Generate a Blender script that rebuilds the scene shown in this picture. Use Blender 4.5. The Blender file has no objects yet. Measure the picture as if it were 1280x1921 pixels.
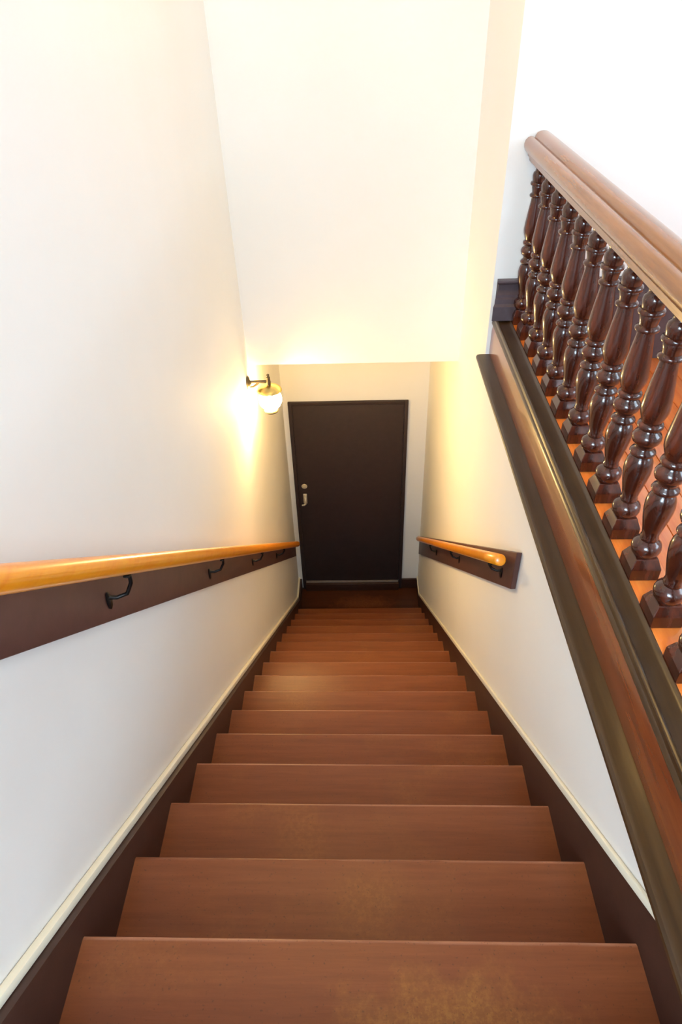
import bpy, bmesh, math, random
from mathutils import Vector, Matrix

random.seed(4)
scene = bpy.context.scene
COL = scene.collection

# ------------------------------------------------------------------ units
# the survey of the place was made in units of the stair's clear width, with the eye as origin
S = 1.15
ZF = -1.1747                       # level of the upper landing in those units

def W(x, y, z):
    return Vector((x * S, y * S, (z - ZF) * S))

# ------------------------------------------------------------------ camera
PITCH, YAW, ROLL, FPX = 0.67224, -0.03574, -0.03515, 1270.43
fw = Vector((math.sin(YAW) * math.cos(PITCH), math.cos(YAW) * math.cos(PITCH), -math.sin(PITCH)))
r0 = Vector((math.cos(YAW), -math.sin(YAW), 0))
u0 = r0.cross(fw)
rt = r0 * math.cos(ROLL) + u0 * math.sin(ROLL)
up = -r0 * math.sin(ROLL) + u0 * math.cos(ROLL)
cd = bpy.data.cameras.new('camera')
cam = bpy.data.objects.new('camera', cd)
COL.objects.link(cam)
cd.sensor_fit = 'VERTICAL'
cd.sensor_height = 36.0
cd.lens = FPX / 1921.0 * 36.0
cd.clip_start = 0.02
m = Matrix((rt, up, -fw)).transposed().to_4x4()
m.translation = W(0, 0, 0)
cam.matrix_world = m
scene.camera = cam

# ------------------------------------------------------------------ world, light, exposure
world = bpy.data.worlds.new('world')
scene.world = world
world.use_nodes = True
bg = world.node_tree.nodes['Background']
bg.inputs[0].default_value = (0.74, 0.88, 1.0, 1)
bg.inputs[1].default_value = 3.8

def area(name, loc, target, sx, sy, power, col):
    d = bpy.data.lights.new(name, 'AREA')
    d.shape = 'RECTANGLE'
    d.size, d.size_y = sx, sy
    d.energy = power
    d.color = col
    o = bpy.data.objects.new(name, d)
    COL.objects.link(o)
    o.location = loc
    o.rotation_euler = (Vector(target) - Vector(loc)).to_track_quat('-Z', 'Y').to_euler()
    return o

WIN_Z0, WIN_Z1, BACK_Y = -0.15, 0.90, -2.2
WINDOWS = ((-0.38, 0.40), (1.75, 2.35))          # two tall windows in the wall behind
DAY = (0.62, 0.83, 1.0)
for (wx0, wx1), pw in zip(WINDOWS, (10, 4)):
    area('window_daylight', W((wx0 + wx1) / 2, BACK_Y + 0.03, (WIN_Z0 + WIN_Z1) / 2), W((wx0 + wx1) / 2, 3.0, -0.6),
         (wx1 - wx0) * S, (WIN_Z1 - WIN_Z0) * S, pw, DAY)
SWIN_Y0, SWIN_Y1 = -1.75, -0.65                  # unseen side window, added in the left wall to light the right side
area('added_side_daylight', W(-0.5113, (SWIN_Y0 + SWIN_Y1) / 2, (WIN_Z0 + WIN_Z1) / 2), W(1.0, 0.6, -0.6),
     (SWIN_Y1 - SWIN_Y0) * S, (WIN_Z1 - WIN_Z0) * S, 146, DAY)
HWIN_Y0, HWIN_Y1 = -0.30, 1.10                   # unseen window, added in the right hall wall to light the left wall
area('added_hall_daylight', W(3.26, (HWIN_Y0 + HWIN_Y1) / 2, (WIN_Z0 + WIN_Z1) / 2), W(0.0, 1.0, -0.3),
     (HWIN_Y1 - HWIN_Y0) * S, (WIN_Z1 - WIN_Z0) * S, 40, DAY)

vs = scene.view_settings
vs.view_transform = 'Standard'
vs.look = 'None'
vs.gamma = 1.0
vs.use_curve_mapping = False
vs.exposure = 0.06

# ------------------------------------------------------------------ materials
def nodes(name):
    mt = bpy.data.materials.new(name)
    mt.use_nodes = True
    nt = mt.node_tree
    return mt, nt, nt.nodes['Principled BSDF']

def coord(nt, scale=(1, 1, 1), kind='Object'):
    tc = nt.nodes.new('ShaderNodeTexCoord')
    mp = nt.nodes.new('ShaderNodeMapping')
    mp.inputs['Scale'].default_value = scale
    nt.links.new(tc.outputs[kind], mp.inputs[0])
    return mp.outputs[0]

def noise(nt, vec, scale, detail=4, rough=.6):
    n = nt.nodes.new('ShaderNodeTexNoise')
    n.inputs['Scale'].default_value = scale
    n.inputs['Detail'].default_value = detail
    n.inputs['Roughness'].default_value = rough
    nt.links.new(vec, n.inputs['Vector'])
    return n.outputs['Fac']

def ramp(nt, fac, stops):
    r = nt.nodes.new('ShaderNodeValToRGB')
    e = r.color_ramp.elements
    while len(e) < len(stops):
        e.new(0.5)
    for i, (p, c) in enumerate(stops):
        e[i].position = p
        e[i].color = (*c, 1)
    nt.links.new(fac, r.inputs[0])
    return r.outputs[0]

def mix(nt, fac, a, b, mode='MIX'):
    n = nt.nodes.new('ShaderNodeMix')
    n.data_type = 'RGBA'
    n.blend_type = mode
    for sock, v in ((n.inputs[0], fac), (n.inputs[6], a), (n.inputs[7], b)):
        if hasattr(v, 'links') or hasattr(v, 'is_linked'):
            nt.links.new(v, sock)
        elif isinstance(v, tuple):
            sock.default_value = (*v, 1)
        else:
            sock.default_value = v
    return n.outputs[2]

def math_node(nt, op, a, b=0.0):
    n = nt.nodes.new('ShaderNodeMath')
    n.operation = op
    for i, v in enumerate((a, b)):
        if isinstance(v, (int, float)):
            n.inputs[i].default_value = v
        else:
            nt.links.new(v, n.inputs[i])
    return n.outputs[0]

def bump(nt, bs, h, strength, dist=.002):
    b = nt.nodes.new('ShaderNodeBump')
    b.inputs['Strength'].default_value = strength
    b.inputs['Distance'].default_value = dist
    nt.links.new(h, b.inputs['Height'])
    nt.links.new(b.outputs[0], bs.inputs['Normal'])

def plaster(name, c0, c1):
    mt, nt, bs = nodes(name)
    v = coord(nt)
    nt.links.new(ramp(nt, noise(nt, v, 1.6, 5), [(.3, c0), (.7, c1)]), bs.inputs['Base Color'])
    bs.inputs['Roughness'].default_value = .7
    bump(nt, bs, noise(nt, v, 55, 3), .12)
    return mt

def wood(name, c0, c1, c2, rough=.3, coat=.0, scale=(14, 1.2, 14), bmp=.15, coat_r=.08):
    mt, nt, bs = nodes(name)
    v = coord(nt, scale)
    g = noise(nt, v, 3.2, 6, .65)
    col = ramp(nt, g, [(.28, c0), (.5, c1), (.74, c2)])
    nt.links.new(col, bs.inputs['Base Color'])
    bs.inputs['Roughness'].default_value = rough
    bs.inputs['Coat Weight'].default_value = coat
    bs.inputs['Coat Roughness'].default_value = coat_r
    bs.inputs['Coat IOR'].default_value = 1.55
    bump(nt, bs, g, bmp)
    return mt

def painted_tread(name, wear, spot=None, edge=True, tone=1.0, spot_cols=((.26, .100, .026), (.36, .150, .034))):
    """brown floor paint with grain, scuffs and paint rubbed thin in places"""
    mt, nt, bs = nodes(name)
    v = coord(nt)
    oi = nt.nodes.new('ShaderNodeObjectInfo')
    ad = nt.nodes.new('ShaderNodeVectorMath')
    ad.operation = 'MULTIPLY_ADD'
    cb = nt.nodes.new('ShaderNodeCombineXYZ')
    for i in range(3):
        nt.links.new(oi.outputs['Random'], cb.inputs[i])
    nt.links.new(cb.outputs[0], ad.inputs[0])
    ad.inputs[1].default_value = (37, 19, 11)
    nt.links.new(v, ad.inputs[2])
    vv = ad.outputs[0]
    ms = nt.nodes.new('ShaderNodeMapping')
    ms.inputs['Scale'].default_value = (1.0, 16, 16)
    nt.links.new(vv, ms.inputs[0])
    grain = noise(nt, ms.outputs[0], 3.0, 6, .7)
    base = ramp(nt, grain, [(p_, tuple(c * tone for c in q_)) for p_, q_ in ((.25, (.160, .044, .0165)), (.55, (.205, .060, .0215)), (.8, (.240, .075, .028)))])
    cloud = noise(nt, vv, 3.2, 4, .6)
    mask = ramp(nt, cloud, [(wear, (0, 0, 0)), (wear + .24, (1, 1, 1))])
    fine = noise(nt, vv, 90, 3, .7)
    speck = ramp(nt, fine, [(.42, (0, 0, 0)), (.62, (1, 1, 1))])
    worn = mix(nt, speck, tuple(c * tone for c in (.225, .075, .022)), tuple(c * tone for c in (.290, .108, .028)))
    mm = mix(nt, .6, (0, 0, 0), mask)
    col = mix(nt, mm, base, worn)
    if spot:
        cx, cy, rx, ry = spot                    # a trodden patch where the paint has gone thin
        m2 = nt.nodes.new('ShaderNodeMapping')
        m2.vector_type = 'POINT'
        m2.inputs['Location'].default_value = (-cx / rx, -cy / ry, 0)
        m2.inputs['Scale'].default_value = (1 / rx, 1 / ry, 0)
        nt.links.new(v, m2.inputs[0])
        ln = nt.nodes.new('ShaderNodeVectorMath')
        ln.operation = 'LENGTH'
        nt.links.new(m2.outputs[0], ln.inputs[0])
        e = math_node(nt, 'ADD', ln.outputs['Value'], math_node(nt, 'MULTIPLY', math_node(nt, 'SUBTRACT', noise(nt, v, 14, 5, .7), .5), 1.6))
        pm_ = ramp(nt, e, [(.35, (1, 1, 1)), (1.0, (0, 0, 0))])
        col = mix(nt, mix(nt, .8, (0, 0, 0), pm_), col, mix(nt, speck, *spot_cols))
    if edge:                                     # pale worn nosing, with its highlight line painted into the colour
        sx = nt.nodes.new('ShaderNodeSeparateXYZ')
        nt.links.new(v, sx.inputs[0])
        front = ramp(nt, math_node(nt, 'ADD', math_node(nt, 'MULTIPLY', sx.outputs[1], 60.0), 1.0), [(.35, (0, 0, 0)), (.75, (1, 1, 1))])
        rub_glint = ramp(nt, noise(nt, ms.outputs[0], 2.2, 4, .6), [(.42, (0, 0, 0)), (.60, (1, 1, 1))])
        col = mix(nt, mix(nt, .75, (0, 0, 0), mix(nt, 1.0, front, rub_glint, 'MULTIPLY')), col, (.46, .21, .13))
    sp = noise(nt, vv, 160, 2, .5)
    dark = ramp(nt, sp, [(.66, (0, 0, 0)), (.72, (1, 1, 1))])
    col = mix(nt, mix(nt, .5, (0, 0, 0), dark), col, (.07, .028, .018))
    nt.links.new(col, bs.inputs['Base Color'])
    bs.inputs['Roughness'].default_value = .38
    bs.inputs['Specular IOR Level'].default_value = .28
    bump(nt, bs, grain, .25)
    return mt

def simple(name, col, rough=.5, metal=0.0, coat=0.0):
    mt, nt, bs = nodes(name)
    v = coord(nt)
    f = noise(nt, v, 22, 4)
    nt.links.new(ramp(nt, f, [(.3, tuple(c * .86 for c in col)), (.7, tuple(min(1, c * 1.12) for c in col))]), bs.inputs['Base Color'])
    bs.inputs['Roughness'].default_value = rough
    bs.inputs['Metallic'].default_value = metal
    bs.inputs['Coat Weight'].default_value = coat
    bump(nt, bs, noise(nt, v, 120, 3), .06)
    return mt

M = {}
M['plaster'] = plaster('cream_white_plaster', (.895, .885, .855), (.92, .91, .885))
M['cream'] = plaster('cream_gloss_trim', (.80, .73, .56), (.84, .78, .62))
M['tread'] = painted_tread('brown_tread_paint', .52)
M['lower_floor'] = painted_tread('lower_floor_paint_darkened', .6, (.02, 4.63, .34, .14), False, .30, ((.12, .036, .014), (.17, .058, .020)))  # tread colours scaled darker, with a reddish patch
M['plain_brown'] = painted_tread('plain_brown_paint', .52, None, False)
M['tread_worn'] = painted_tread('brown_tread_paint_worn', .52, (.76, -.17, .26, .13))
M['dark_paint'] = simple('dark_brown_paint', (.044, .0165, .0105), .42)
M['door'] = simple('door_dark_paint', (.030, .0165, .0165), .62)
M['board'] = simple('brown_board_paint', (.090, .036, .029), .42)
M['rail'] = wood('amber_varnished_wood', (.80, .23, .005), (.86, .30, .008), (.88, .35, .014), .3, .3, (10, 1, 10), .08)
M['mahogany'] = wood('mahogany_turned', (.020, .0046, .0026), (.055, .0105, .0045), (.150, .025, .0070), .2, .35, (9, 9, 1.5), .03, .03)
M['mahogany_rail'] = wood('mahogany_handrail', (.19, .062, .013), (.27, .095, .020), (.34, .130, .034), .26, .6, (16, .9, 16), .03, .14)
M['mahogany_face'] = wood('mahogany_kerb', (.14, .030, .009), (.20, .048, .013), (.27, .072, .018), .26, .6, (10, .9, 10), .012, .10)
M['olive'] = wood('walnut_moulding', (.028, .012, .0035), (.044, .020, .0055), (.062, .030, .009), .34, .15, (16, .9, 16), .03, .15)
M['plank'] = wood('orange_varnished_plank', (.70, .150, .020), (.80, .200, .030), (.86, .26, .045), .25, .7, (12, .9, 12), .08, .1)
M['skirting'] = simple('plum_skirting_paint', (.085, .060, .068), .35)
M['iron'] = simple('black_iron', (.012, .010, .010), .35, .6)
M['bronze'] = simple('dark_bronze', (.11, .085, .055), .4, .7)
M['brass'] = simple('brass', (.72, .55, .20), .28, 1.0)
M['handle'] = simple('pale_brass', (.88, .80, .62), .35, .55)
M['strip'] = simple('grey_weather_strip', (.20, .17, .16), .5)
M['ceiling'] = plaster('ceiling_white', (.90, .89, .87), (.92, .91, .89))

def emitter(name, col, strength):
    mt, nt, bs = nodes(name)
    bs.inputs['Base Color'].default_value = (.9, .88, .8, 1)
    bs.inputs['Emission Color'].default_value = (*col, 1)
    bs.inputs['Emission Strength'].default_value = strength
    return mt
M['globe'] = emitter('lit_opal_globe', (1.0, .66, .25), 255)
M['ceil_glass'] = emitter('lit_ceiling_glass', (1.0, .62, .18), 40)

def glass():
    mt, nt, bs = nodes('window_glass')
    bs.inputs['Base Color'].default_value = (.95, .98, 1, 1)
    bs.inputs['Transmission Weight'].default_value = 1
    bs.inputs['Roughness'].default_value = .02
    bs.inputs['IOR'].default_value = 1.05
    return mt
M['glass'] = glass()

# ------------------------------------------------------------------ mesh helpers
def link(name, me, mat, parent=None, loc=None):
    o = bpy.data.objects.new(name, me)
    COL.objects.link(o)
    if mat and not me.materials:
        me.materials.append(M[mat])
    if parent:
        o.parent = parent
    if loc is not None:
        o.location = loc
    return o

def tag(o, label, cat=None, group=None, kind=None):
    if label: o['label'] = label
    if cat: o['category'] = cat
    if group: o['group'] = group
    if kind: o['kind'] = kind
    return o

def empty(name, loc):
    o = bpy.data.objects.new(name, None)
    o.empty_display_size = .1
    COL.objects.link(o)
    o.location = loc
    return o

def finish(bm, name, smooth=False, angle=35):
    bmesh.ops.recalc_face_normals(bm, faces=bm.faces)
    me = bpy.data.meshes.new(name)
    bm.to_mesh(me)
    bm.free()
    if smooth:
        for p in me.polygons:
            p.use_smooth = True
        try:
            me.set_sharp_from_angle(angle=math.radians(angle))
        except Exception:
            pass
    return me

def box_mesh(name, a, b, bevel=0.0, seg=2):
    """box between two corners given in metres"""
    bm = bmesh.new()
    bmesh.ops.create_cube(bm, size=1)
    for v in bm.verts:
        v.co = Vector(((a[i] + b[i]) / 2 + v.co[i] * abs(b[i] - a[i]) for i in range(3)))
    if bevel:
        bmesh.ops.bevel(bm, geom=list(bm.edges), offset=bevel, segments=seg, affect='EDGES', profile=.5)
    return finish(bm, name, bool(bevel), 50)

def ubox(name, x0, x1, y0, y1, z0, z1, org=Vector((0, 0, 0)), bevel=0.0):
    return box_mesh(name, W(x0, y0, z0) - org, W(x1, y1, z1) - org, bevel)

def prism_y(name, prof, y0, y1, org=Vector((0, 0, 0)), smooth=True, cut=None, angle=30):
    """profile of (x, z) in survey units swept along y"""
    bm = bmesh.new()
    A = [bm.verts.new(W(x, y0, z) - org) for x, z in prof]
    B = [bm.verts.new(W(x, y1, z) - org) for x, z in prof]
    n = len(prof)
    for i in range(n):
        bm.faces.new((A[i], A[(i + 1) % n], B[(i + 1) % n], B[i]))
    bm.faces.new(A[::-1])
    bm.faces.new(B)
    return finish(bm, name, smooth, angle)

def prism_x(name, poly, x0, x1, org=Vector((0, 0, 0)), bevel=0.0):
    """polygon of (y, z) in survey units swept along x"""
    bm = bmesh.new()
    A = [bm.verts.new(W(x0, y, z) - org) for y, z in poly]
    B = [bm.verts.new(W(x1, y, z) - org) for y, z in poly]
    n = len(poly)
    for i in range(n):
        bm.faces.new((A[i], A[(i + 1) % n], B[(i + 1) % n], B[i]))
    bm.faces.new(A[::-1])
    bm.faces.new(B)
    if bevel:
        bmesh.ops.recalc_face_normals(bm, faces=bm.faces)
        bmesh.ops.bevel(bm, geom=list(bm.edges), offset=bevel, segments=2, affect='EDGES', profile=.5)
    return finish(bm, name, bool(bevel), 40)

def lathe(name, prof, seg=24, axis='z', angle=40):
    """profile of (radius, height) in metres"""
    bm = bmesh.new()
    rings = []
    for r, h in prof:
        ring = []
        for i in range(seg):
            a = 2 * math.pi * i / seg
            c, s = math.cos(a) * r, math.sin(a) * r
            ring.append(bm.verts.new({'z': (c, s, h), 'x': (h, c, s), 'y': (c, h, s)}[axis]))
        rings.append(ring)
    for a, b in zip(rings, rings[1:]):
        for i in range(seg):
            bm.faces.new((a[i], a[(i + 1) % seg], b[(i + 1) % seg], b[i]))
    bm.faces.new(rings[0][::-1])
    bm.faces.new(rings[-1])
    return finish(bm, name, True, angle)

def tube(name, pts, r, seg=16, cap=True):
    """round bar through a list of points (metres); r a number or one per point"""
    bm = bmesh.new()
    pts = [Vector(p) for p in pts]
    rings = []
    ref = None
    for i, p in enumerate(pts):
        t = (pts[min(i + 1, len(pts) - 1)] - pts[max(i - 1, 0)]).normalized()
        if ref is None:
            ref = t.orthogonal().normalized()
        ref = (ref - t * ref.dot(t)).normalized()
        bi = t.cross(ref)
        rr = r[i] if isinstance(r, (list, tuple)) else r
        rings.append([bm.verts.new(p + (ref * math.cos(2 * math.pi * k / seg) + bi * math.sin(2 * math.pi * k / seg)) * rr) for k in range(seg)])
    for a, b in zip(rings, rings[1:]):
        for i in range(seg):
            bm.faces.new((a[i], a[(i + 1) % seg], b[(i + 1) % seg], b[i]))
    if cap:
        bm.faces.new(rings[0][::-1])
        bm.faces.new(rings[-1])
    return finish(bm, name, True, 50)

# ------------------------------------------------------------------ survey numbers
L, R = -0.5413, 0.4914
TL, TR = -0.5113, 0.4860             # ends of the treads
Y0, Z0, G, RI = 0.47688, -1.35388, 0.22295, 0.17920
NK = 16
ZB_FLOOR = Z0 - NK * RI              # lower floor
YD, YB, ZBH, YC = 4.240, 3.0517, -1.4986, 2.43
CEIL = 1.05
XE = 3.3                             # far side of the upper hall
TH = 0.10

# ------------------------------------------------------------------ walls, ceilings, floors
def struct(name, me, mat, label, parent=None):
    o = link(name, me, mat, parent)
    return tag(o, label, None, None, 'structure')

wl = empty('wall_left', W(L, 1.0, ZF)); tag(wl, 'tall white plaster wall on the left of the stairs', None, None, 'structure')
for (a, b, c, d) in ((SWIN_Y1, YD + TH, ZB_FLOOR - .1, CEIL), (BACK_Y, SWIN_Y0, ZF - .1, CEIL), (SWIN_Y0, SWIN_Y1, ZF - .1, WIN_Z0), (SWIN_Y0, SWIN_Y1, WIN_Z1, CEIL)):
    link('wall_section', ubox('wall_section', L - TH, L, a, b, c, d, wl.location), 'plaster', wl)
ws = empty('window_3', W(L, (SWIN_Y0 + SWIN_Y1) / 2, WIN_Z0)); tag(ws, 'unseen side window added behind the top of the stairs to light the right walls', None, None, 'structure')
ym = (SWIN_Y0 + SWIN_Y1) / 2
for a, b in ((SWIN_Y0 + .02, ym - .02), (ym + .02, SWIN_Y1 - .02)):
    link('pane', ubox('pane', L - .055, L - .045, a, b, WIN_Z0 + .02, WIN_Z1 - .02, ws.location), 'glass', ws)
for a in (SWIN_Y0, ym - .02, SWIN_Y1 - .022):
    link('mullion', ubox('mullion', L - .075, L - .025, a, a + .022 if a != ym - .02 else a + .04, WIN_Z0, WIN_Z1, ws.location), 'plaster', ws)
struct('wall_right', ubox('wall_right', R, R + TH, .254, YD + TH, ZB_FLOOR - .1, -1.205), 'plaster', 'white plaster wall under the balustrade on the right of the stairs')
struct('wall_return', ubox('wall_return', R, R + TH, YC + TH, YB, -1.205, CEIL), 'plaster', 'narrow cream return of wall beyond the balustrade')
struct('wall_right_recess', ubox('wall_right_recess', R, R + TH, YB, YD + TH, -1.205, CEIL), 'plaster', 'upper wall hidden behind the hanging wall')
struct('wall_far', ubox('wall_far', L, R, YD, YD + TH, ZB_FLOOR - .1, ZBH + .1), 'plaster', 'off-white wall around the dark door at the bottom')
struct('wall_hanging', ubox('wall_hanging', L, R, YB, YB + .12, ZBH, CEIL), 'plaster', 'cream hanging wall facing the stairs above the door recess')
struct('ceiling_recess', ubox('ceiling_recess', L, R, YB + .12, YD, ZBH, ZBH + .08), 'ceiling', 'low ceiling over the door recess')
struct('wall_landing', ubox('wall_landing', R, XE, YC, YC + TH, -1.205, CEIL), 'plaster', 'white end wall of the upper landing behind the balustrade')
wh = empty('wall_hall_right', W(XE, 0, ZF)); tag(wh, 'right wall of the upper hall', None, None, 'structure')
for (a, b, c, d) in ((BACK_Y, HWIN_Y0, ZF - .1, CEIL), (HWIN_Y1, YC + TH, ZF - .1, CEIL), (HWIN_Y0, HWIN_Y1, ZF - .1, WIN_Z0), (HWIN_Y0, HWIN_Y1, WIN_Z1, CEIL)):
    link('wall_section', ubox('wall_section', XE, XE + TH, a, b, c, d, wh.location), 'plaster', wh)
w4 = empty('window_4', W(XE, (HWIN_Y0 + HWIN_Y1) / 2, WIN_Z0)); tag(w4, 'unseen wide window added in the right wall of the hall to light the left wall', None, None, 'structure')
for i in range(3):
    a = HWIN_Y0 + i * (HWIN_Y1 - HWIN_Y0) / 3
    b = a + (HWIN_Y1 - HWIN_Y0) / 3
    link('pane', ubox('pane', XE + .045, XE + .055, a + .02, b - .02, WIN_Z0 + .02, WIN_Z1 - .02, w4.location), 'glass', w4)
    link('mullion', ubox('mullion', XE + .025, XE + .075, a, a + .02, WIN_Z0, WIN_Z1, w4.location), 'plaster', w4)
struct('ceiling', ubox('ceiling', L - TH, XE + TH, BACK_Y - TH, YD, CEIL, CEIL + .08), 'ceiling', 'white ceiling over stairs and hall')
# wall behind with a window
wb = empty('wall_back', W(0, BACK_Y, ZF)); tag(wb, 'wall of the hall behind with two tall windows', None, None, 'structure')
(a0, a1), (b0, b1) = WINDOWS
for (a, b, c, d) in ((L - TH, a0, ZF - .1, CEIL), (a1, b0, ZF - .1, CEIL), (b1, XE + TH, ZF - .1, CEIL), (a0, a1, ZF - .1, WIN_Z0), (a0, a1, WIN_Z1, CEIL), (b0, b1, ZF - .1, WIN_Z0), (b0, b1, WIN_Z1, CEIL)):
    link('wall_section', ubox('wall_section', a, b, BACK_Y - TH, BACK_Y, c, d, wb.location), 'plaster', wb)
for wi, (wx0, wx1) in enumerate(WINDOWS):
    wn = empty('window_%d' % (wi + 1), W((wx0 + wx1) / 2, BACK_Y, WIN_Z0))
    tag(wn, ('tall hall window behind the stairs', 'tall hall window behind the landing')[wi], None, None, 'structure')
    pw = (wx1 - wx0) / 2
    for i in range(2):
        link('pane', ubox('pane', wx0 + i * pw + .02, wx0 + (i + 1) * pw - .02, BACK_Y - .055, BACK_Y - .045, WIN_Z0 + .02, WIN_Z1 - .02, wn.location), 'glass', wn)
    for i in range(3):
        xx = wx0 + i * pw
        link('mullion', ubox('mullion', max(wx0, xx - .02), min(wx1, xx + .02), BACK_Y - .075, BACK_Y - .025, WIN_Z0, WIN_Z1, wn.location), 'plaster', wn)
    for z in (WIN_Z0, WIN_Z1 - .02):
        link('window_rail', ubox('window_rail', wx0, wx1, BACK_Y - .08, BACK_Y - .02, z, z + .02, wn.location), 'plaster', wn)

# upper landing: orange boards
fl = empty('floor', W(.505, .254, ZF)); tag(fl, 'orange varnished plank floor of the upper landing', None, None, 'structure')
KX0, KX1 = 0.505, 0.648              # kerb that carries the balusters
PWD = 0.085
x = KX1
i = 0
pm = ubox('plank', .001, PWD - .001, 0, YC - .256, ZF - .02, ZF, W(0, 0, ZF), .0015)
while x < XE - PWD:
    link('plank', pm, 'plank', fl, W(x, .254, ZF) - fl.location)
    x += PWD; i += 1
link('plank', ubox('plank', L + .002, XE - .05, BACK_Y + .002, .252 - .02, ZF - .02, ZF, fl.location, .0015), 'plain_brown', fl)
link('subfloor', ubox('subfloor', KX0 - .01, XE, .254, YC, ZF - .05, ZF - .021, fl.location), 'board', fl)

# lower floor
struct('floor_lower', ubox('floor_lower', L, R, Y0 + (NK - 1) * G - .015, YD, ZB_FLOOR - .04, ZB_FLOOR), 'lower_floor', 'darker brown floor with a worn reddish patch before the door')

# ------------------------------------------------------------------ the stairs
st = empty('staircase', W((TL + TR) / 2, Y0 + (NK - 1) * G, ZB_FLOOR))
tag(st, 'steep straight staircase of brown painted treads going down to the door', 'staircase')
def tread_mesh():
    t = .026
    d = G + .018
    pts = [(-d, 0), (-.009, 0)]
    for k in range(1, 6):
        a = math.pi / 2 * (1 - k / 6)
        pts.append((-.009 + .009 * math.cos(a), -.009 + .009 * math.sin(a)))
    pts += [(0, -.009), (0, -t + .005), (-.005, -t), (-d, -t)]
    bm = bmesh.new()
    w = (TR - TL) * S
    A = [bm.verts.new((.0, y * S, z * S)) for y, z in pts]
    B = [bm.verts.new((w, y * S, z * S)) for y, z in pts]
    n = len(pts)
    for i in range(n):
        bm.faces.new((A[i], A[(i + 1) % n], B[(i + 1) % n], B[i]))
    bm.faces.new(A[::-1]); bm.faces.new(B)
    return finish(bm, 'tread', True, 40)
tm = tread_mesh()
rm = box_mesh('riser', (0, -.016 * S, -(RI - .002) * S), ((TR - TL) * S, 0, -.027 * S))
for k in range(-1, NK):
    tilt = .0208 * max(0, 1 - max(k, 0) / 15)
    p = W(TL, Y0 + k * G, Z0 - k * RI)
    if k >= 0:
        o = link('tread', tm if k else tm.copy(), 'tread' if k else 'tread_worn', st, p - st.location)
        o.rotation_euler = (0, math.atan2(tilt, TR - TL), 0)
    rz = link('riser', rm, 'plain_brown', st, p - st.location - Vector((0, .018 * S, 0)))
    if k < 0:
        rz.location.z -= .0

SL = RI / G
def string_poly(off, y0, y1, low, h_end):
    zt = lambda y: Z0 + off - SL * (y - Y0)
    zb = lambda y: Z0 - .30 - SL * (y - Y0)
    zfl = ZB_FLOOR + h_end                       # turns level to run on as a skirting
    yk = Y0 + (Z0 + off - zfl) / SL
    top = [(y0, zt(y0))] if low is None else [(y0, low), (Y0 + (Z0 + off - low) / SL, low)]
    return top + [(yk, zfl), (y1, zfl), (y1, ZB_FLOOR), (Y0 + (Z0 - .30 - ZB_FLOOR) / SL, ZB_FLOOR), (y0, zb(y0))]
link('stringer', prism_x('stringer', string_poly(.065, .26, YD - .003, None, .11), L + .001, TL, st.location, .002), 'dark_paint', st)
link('stringer', prism_x('stringer', string_poly(.095, .26, YD - .003, -1.208, .11), TR, R - .001, st.location, .002), 'dark_paint', st)

# cream beads where the plaster meets the stringers
def bead(name, x0, x1, off, label, ys=.26):
    zt = lambda y: Z0 + off + .002 - SL * (y - Y0)
    yk = Y0 + (Z0 + off - ZB_FLOOR - .11) / SL
    poly = [(ys, zt(ys)), (yk, ZB_FLOOR + .112), (YD - .004, ZB_FLOOR + .112), (YD - .004, ZB_FLOOR + .130), (yk + .008, ZB_FLOOR + .130), (ys, zt(ys) + .022)]
    struct(name, prism_x(name, poly, x0, x1, Vector((0, 0, 0)), .002), 'cream', label)
bead('trim_1', L + .001, L + .016, .065, 'cream bead along the top of the left stair stringer')
bead('trim_2', R - .010, R - .001, .095, 'cream bead along the top of the right stair stringer', .445)

# ------------------------------------------------------------------ door at the bottom
DXL, DXR, DZT, DZB = -0.503, 0.3525, -2.369, -4.128
dr = empty('door_1', W((DXL + DXR) / 2, YD, ZB_FLOOR)); tag(dr, 'plain dark brown door with brass lock at the foot of the stairs', None, None, 'structure')
FW = .026
link('door_jamb', ubox('door_jamb', DXL, DXL + FW, YD - .022, YD - .001, ZB_FLOOR, DZT, dr.location, .0012), 'door', dr)
link('door_jamb', ubox('door_jamb', DXR - FW, DXR, YD - .022, YD - .001, ZB_FLOOR, DZT, dr.location, .0012), 'door', dr)
link('door_head', ubox('door_head', DXL + FW, DXR - FW, YD - .022, YD - .001, DZT - .024, DZT, dr.location, .0012), 'door', dr)
leaf = link('door_leaf', ubox('door_leaf', DXL + FW + .0012, DXR - FW - .0012, YD - .014, YD - .001, DZB + .004, DZT - .027, dr.location, .002), 'door', dr)
link('threshold', ubox('threshold', DXL + FW, DXR - FW, YD - .045, YD - .001, ZB_FLOOR + .001, DZB - .010, dr.location, .003), 'dark_paint', dr)
link('weather_strip', ubox('weather_strip', DXL + FW + .004, DXR - FW - .004, YD - .030, YD - .001, DZB - .009, DZB + .003, dr.location, .002), 'strip', dr)
hp = W(-.428, YD - .014, -3.105) - dr.location
lk = link('lock', lathe('lock', [(.0, -.001), (.024, -.001), (.026, .004), (.022, .009), (.012, .011), (.010, .016), (.0, .017)], 20, 'y'), 'handle', dr, hp)
lk.rotation_euler = (0, 0, math.pi)
hl = empty('door_handle', W(-.428, YD - .014, -3.225) - dr.location); hl.parent = dr
link('handle_plate', box_mesh('handle_plate', (-.017, -.007, -.055), (.017, 0, .055), .003), 'handle', hl)
link('lever', tube('lever', [(0, -.006, .035), (0, -.035, .035), (.004, -.045, .028), (.006, -.047, 0), (.003, -.046, -.03), (-.012, -.045, -.042), (-.03, -.044, -.044)], [.009, .008, .008, .008, .008, .008, .007], 12), 'handle', hl)
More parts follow.
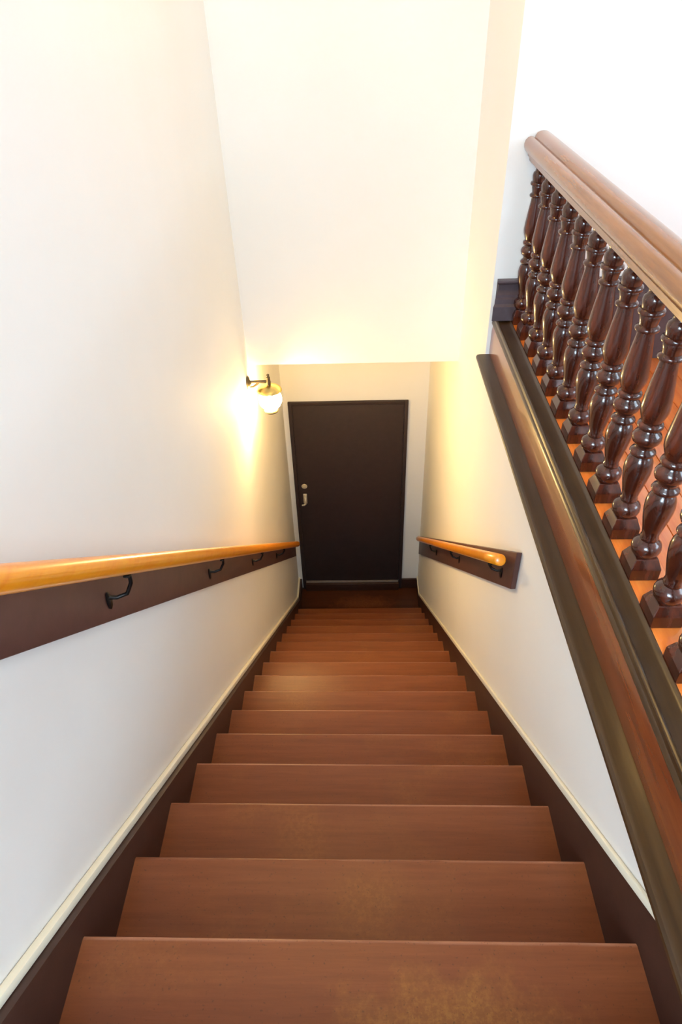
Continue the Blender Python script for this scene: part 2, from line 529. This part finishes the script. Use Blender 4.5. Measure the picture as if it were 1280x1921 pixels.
struct('baseboard_far', ubox('baseboard_far', DXR + .001, TR - .001, YD - .016, YD - .001, ZB_FLOOR, ZB_FLOOR + .105, Vector((0, 0, 0)), .003), 'dark_paint', 'dark skirting beside the door')

# ------------------------------------------------------------------ balustrade on the landing edge
bl = empty('balustrade', W(.595, 1.3, ZF))
tag(bl, 'dark mahogany balustrade with turned balusters on the landing edge', 'balustrade')
BY0, BY1 = .265, YC - .002
KT = -1.020                           # top of the kerb
# nosing of the landing floor
nose = [(.560, ZF - .004), (.560, ZF + .010), (.470, ZF + .010), (.462, ZF + .0085), (.457, ZF + .003), (.456, ZF - .004), (.459, ZF - .011), (.466, ZF - .014), (.470, ZF - .020), (.476, ZF - .030), (R - .001, ZF - .030), (R - .001, ZF - .004)]
link('floor_nosing', prism_y('floor_nosing', nose, BY0, BY1, bl.location, True), 'olive', bl)
kerb = [(KX0, ZF + .011), (KX0, KT - .048), (KX0 + .004, KT - .026), (.640, KT - .026), (.640, ZF + .001), (.562, ZF + .001), (.562, ZF + .011)]
link('kerb_face', prism_y('kerb_face', kerb, BY0, BY1, bl.location, True), 'mahogany_face', bl)
def arc(cx, cz, r, a0, a1, n=5):
    return [(cx + r * math.cos(math.radians(a0 + (a1 - a0) * i / n)), cz + r * math.sin(math.radians(a0 + (a1 - a0) * i / n))) for i in range(n + 1)]
cap = [(.566, KT - .025), (.566, KT + .001), (.562, KT + .004), (.557, KT + .001), (.552, KT - .001), (.520, KT - .001), (.518, KT + .002)] + arc(.513, KT + .001, .005, 60, 200, 4) + [(.507, KT - .008), (.5035, KT - .012), (.502, KT - .019), (.5045, KT - .025)]
link('kerb_moulding', prism_y('kerb_moulding', cap, BY0, BY1, bl.location, True), 'olive', bl)
link('kerb_top', ubox('kerb_top', .5665, KX1 + .004, BY0, BY1, KT - .0255, KT - .001, bl.location, .002), 'plank', bl)

# handrail
HX = .591
half = [(.024, -.492), (.030, -.490), (.031, -.480), (.037, -.476), (.038, -.468), (.044, -.464)]
lobeL = [(-.049, -.459), (-.0525, -.450), (-.053, -.441), (-.050, -.431), (-.043, -.4235), (-.034, -.420), (-.027, -.4215), (-.0225, -.4255), (-.0205, -.4185), (-.015, -.4105), (-.006, -.406), (.004, -.4045), (.014, -.406), (.023, -.4105), (.027, -.418), (.0295, -.4245), (.034, -.420), (.042, -.4235), (.049, -.431), (.0515, -.441), (.051, -.450), (.048, -.459)]
prof = [(HX - a, z) for a, z in half] + [(HX + a, z) for a, z in lobeL] + [(HX + a, z) for a, z in half[::-1]]
link('handrail', prism_y('handrail', prof, BY0, BY1 - .004, bl.location, True, angle=38), 'mahogany_rail', bl)
for zz in (-.472,):
    pass

# turned baluster: heights in survey units above the kerb
PB = .0
def baluster_mesh():
    zb = KT
    pr = [(.0215, -.969), (.0235, -.966), (.0265, -.961), (.0285, -.953), (.0285, -.947), (.0265, -.939), (.021, -.934), (.016, -.930), (.0175, -.926), (.0175, -.922), (.0155, -.918),
          (.0185, -.900), (.0235, -.875), (.0270, -.852), (.0275, -.838), (.0255, -.824), (.0215, -.814), (.0185, -.810),
          (.0235, -.807), (.0255, -.802), (.0235, -.797), (.0185, -.793), (.0170, -.787), (.0200, -.782),
          (.0255, -.776), (.0280, -.768), (.0280, -.763), (.0250, -.756), (.0195, -.751), (.0180, -.747),
          (.0230, -.744), (.0250, -.739), (.0235, -.733), (.0190, -.730),
          (.0215, -.722), (.0265, -.706), (.0275, -.694), (.0255, -.672), (.0220, -.640), (.0180, -.608), (.0165, -.594),
          (.0225, -.592), (.0240, -.588), (.0225, -.584), (.0175, -.580), (.0185, -.571), (.0205, -.562), (.0195, -.558),
          (.0250, -.556), (.0262, -.552), (.0245, -.547), (.0205, -.545), (.0215, -.538), (.0225, -.528), (.0205, -.519), (.0160, -.515), (.0150, -.508), (.0180, -.504), (.0180, -.4915)]
    return lathe('baluster', [(r * S * 1.06, (z - KT) * S) for r, z in pr], 20, 'z', 48)
def plinth_mesh():
    # square block with chamfered shoulders
    bm = bmesh.new()
    rows = [(.0315, 0), (.0315, .030), (.0300, .034), (.0260, .044), (.0230, .052)]
    prev = None
    for h, z in rows:
        q = [bm.verts.new((sx * h * S, sy * h * S, z * S)) for sx, sy in ((-1, -1), (1, -1), (1, 1), (-1, 1))]
        if prev:
            for i in range(4):
                bm.faces.new((prev[i], prev[(i + 1) % 4], q[(i + 1) % 4], q[i]))
        else:
            bm.faces.new(q[::-1])
        prev = q
    bm.faces.new(prev)
    bmesh.ops.recalc_face_normals(bm, faces=bm.faces)
    bmesh.ops.bevel(bm, geom=list(bm.edges), offset=.0015, segments=1, affect='EDGES')
    return finish(bm, 'plinth')
bmh, plm = baluster_mesh(), plinth_mesh()
for k in range(16):
    o = link('baluster', bmh, 'mahogany', bl, W(.595, 2.392 - k * .1325, KT) - bl.location)
    link('plinth', plm, 'mahogany', o, (0, 0, -.001 * S))

# skirting of the landing wall, returned at the wall corner
def skirting(name, x0, x1, label, zb=ZF + .001):
    pf = [(0, zb), (0, -.874), (-.012, -.874), (-.014, -.880), (-.012, -.886), (-.007, -.892), (-.006, -.912), (-.010, -.918), (-.016, -.924), (-.016, -.934), (-.020, -.938), (-.020, -.955), (-.026, -.962), (-.026, zb)]
    bm = bmesh.new()
    A, B = [], []
    for dy, z in pf:
        A.append(bm.verts.new(W(x0 + (dy * .9 + .010 if dy else 0.0), YC - .001 + dy * 1.7, z)))
        B.append(bm.verts.new(W(x1, YC - .001 + dy * 1.7, z)))
    n = len(pf)
    for i in range(n):
        bm.faces.new((A[i], A[(i + 1) % n], B[(i + 1) % n], B[i]))
    bm.faces.new(A[::-1]); bm.faces.new(B)
    struct(name, finish(bm, name, True, 25), 'skirting', label)
skirting('baseboard_landing', .6420, XE, 'tall plum-grey moulded skirting of the landing wall')
skirting('baseboard_end', .505, .6415, 'short moulded end of skirting above the kerb', KT + .006)

# ------------------------------------------------------------------ wall handrails on painted boards
def wall_rail(name, label, xw, side, board, y0, y1, rail_line, ry0, ry1, rr, stand, brackets):
    (bt, bb) = board
    root = empty(name, W(xw, (y0 + y1) / 2, bb((y0 + y1) / 2)))
    tag(root, label, 'handrail')
    o = root.location
    t = .018
    x0, x1 = (xw + .0008, xw + t) if side > 0 else (xw - t, xw - .0008)
    link('backing_board', prism_x('backing_board', [(y0, bb(y0)), (y1, bb(y1)), (y1, bt(y1)), (y0, bt(y0))], x0, x1, o, .003), 'board', root)
    xr = xw + side * stand
    n = 14
    pts = [W(xr, ry0 + (ry1 - ry0) * i / n, rail_line(ry0 + (ry1 - ry0) * i / n)) - o for i in range(n + 1)]
    d = (pts[1] - pts[0]).normalized()
    pts = [pts[0], pts[0] + d * .004] + pts[1:-1] + [pts[-1] - d * .004, pts[-1]]
    rad = [rr * S * .78] + [rr * S] * (len(pts) - 2) + [rr * S * .78]
    link('rail', tube('rail', pts, rad, 20), 'rail', root)
    for yb in brackets:
        zc = (bt(yb) + bb(yb)) / 2 - .020
        b = empty('bracket', W(xw + side * t, yb, zc) - o); b.parent = root
        pl = lathe('bracket_plate', [(0, 0), (.011, 0), (.012, .003), (.009, .006), (0, .007)], 16, 'x')
        for v in pl.vertices:
            v.co.z *= 2.3
            v.co.x *= side
        link('bracket_plate', pl, 'iron', b)
        e = W(xr, yb + .02, rail_line(yb + .02)) - W(xw + side * t, yb, zc)
        e.z -= rr * S * .9
        s0 = Vector((side * .004, 0, .012))
        path = [s0, Vector((e.x * .35, e.y * .2, .006)), Vector((e.x * .75, e.y * .6, .010)), Vector((e.x * .97, e.y * .9, e.z * .45 + .006)), Vector((e.x, e.y, e.z))]
        link('bracket_arm', tube('bracket_arm', path, [.0055, .0052, .0052, .005, .005], 10), 'iron', b)
        link('bracket_saddle', box_mesh('bracket_saddle', (e.x - .008, e.y - .022, e.z - .002), (e.x + .008, e.y + .022, e.z + .003), .0015), 'iron', b)
    return root

lb = lambda y: -.786 - .8505 * (y - .65)
lt = lambda y: lb(y) + .158
lr = lambda y: -.607 - .858 * (y - .63)
wall_rail('handrail', 'long amber wooden handrail on brown board along the left wall', L, 1, (lt, lb), -.15, 4.10, lr, -.12, 3.80, .021, .070, (.26, .975, 1.69, 2.405, 3.12))
rb = lambda y: -1.540 - .845 * (y - 1.53)
rtp = lambda y: -1.385 - .832 * (y - 1.53)
rr_ = lambda y: -1.432 - .825 * (y - 1.55)
wall_rail('handrail', 'short amber wooden handrail on dark board along the right wall', R, -1, (rtp, rb), 1.535, 4.12, rr_, 1.552, 3.80, .019, .060, (1.66, 2.40, 3.14))

# ------------------------------------------------------------------ wall lamp
LX, LY = -.437, 2.965
lp = empty('wall_lamp', W(L, LY, -1.55))
tag(lp, 'lit wall lamp with brass dome and glowing globe left of the door', 'lamp')
o = lp.location
pl = lathe('wall_plate', [(0, 0), (.034, 0), (.036, .006), (.028, .012), (.014, .016), (.012, .022), (0, .023)], 24, 'x')
for v in pl.vertices:
    v.co.z *= 1.15
link('wall_plate', pl, 'bronze', lp, (0.001, 0, 0))
AZ = -1.545
link('arm', tube('arm', [W(L + .012, LY, AZ) - o, W(L + .04, LY, AZ + .001) - o, W(LX + .002, LY, AZ) - o], .0085, 12), 'bronze', lp)
link('brace', tube('brace', [W(L + .012, LY, AZ - .028) - o, W(L + .028, LY, AZ - .026) - o, W(L + .048, LY, AZ - .012) - o, W(L + .058, LY, AZ - .001) - o], .006, 10), 'bronze', lp)
link('finial', lathe('finial', [(0, .052), (.006, .050), (.009, .044), (.006, .037), (.011, .032), (.012, .010), (.014, .004), (.012, -.022), (0, -.024)], 16), 'bronze', lp, W(LX, LY, AZ - .004) - o)
sh = [(.016, .0), (.030, -.003), (.048, -.009), (.062, -.017), (.070, -.026), (.072, -.031), (.069, -.031), (.064, -.024), (.056, -.018), (.042, -.011), (.016, -.006)]
link('shade', lathe('shade', sh, 28), 'brass', lp, W(LX, LY, AZ - .020) - o)
gz = AZ - .020
gl = [(.0, -.014), (.024, -.018)] + [(.066 * math.sin(math.radians(a)) ** .8, -.086 + .062 * math.cos(math.radians(a))) for a in range(30, 160, 12)] + [(.030, -.150), (0, -.151)]
gm = link('globe', lathe('globe', gl, 24), 'globe', lp, W(LX, LY, gz) - o)
link('bottom_ring', lathe('bottom_ring', [(.016, -.152), (.038, -.151), (.042, -.158), (.039, -.166), (.018, -.169), (.008, -.176), (0, -.178)], 20), 'bronze', lp, W(LX, LY, gz) - o)

# ceiling lamp of the stairwell
cl = empty('ceiling_lamp', W(0.0, 1.9, CEIL)); tag(cl, 'round warm glass ceiling lamp over the stairwell', 'lamp')
link('rim', lathe('rim', [(.10, -.001), (.20, -.001), (.21, -.02), (.20, -.035), (.18, -.035)], 32), 'brass', cl)
link('glass_dome', lathe('glass_dome', [(.178, -.034), (.17, -.06), (.13, -.09), (.07, -.108), (.0, -.113)], 32), 'ceil_glass', cl)
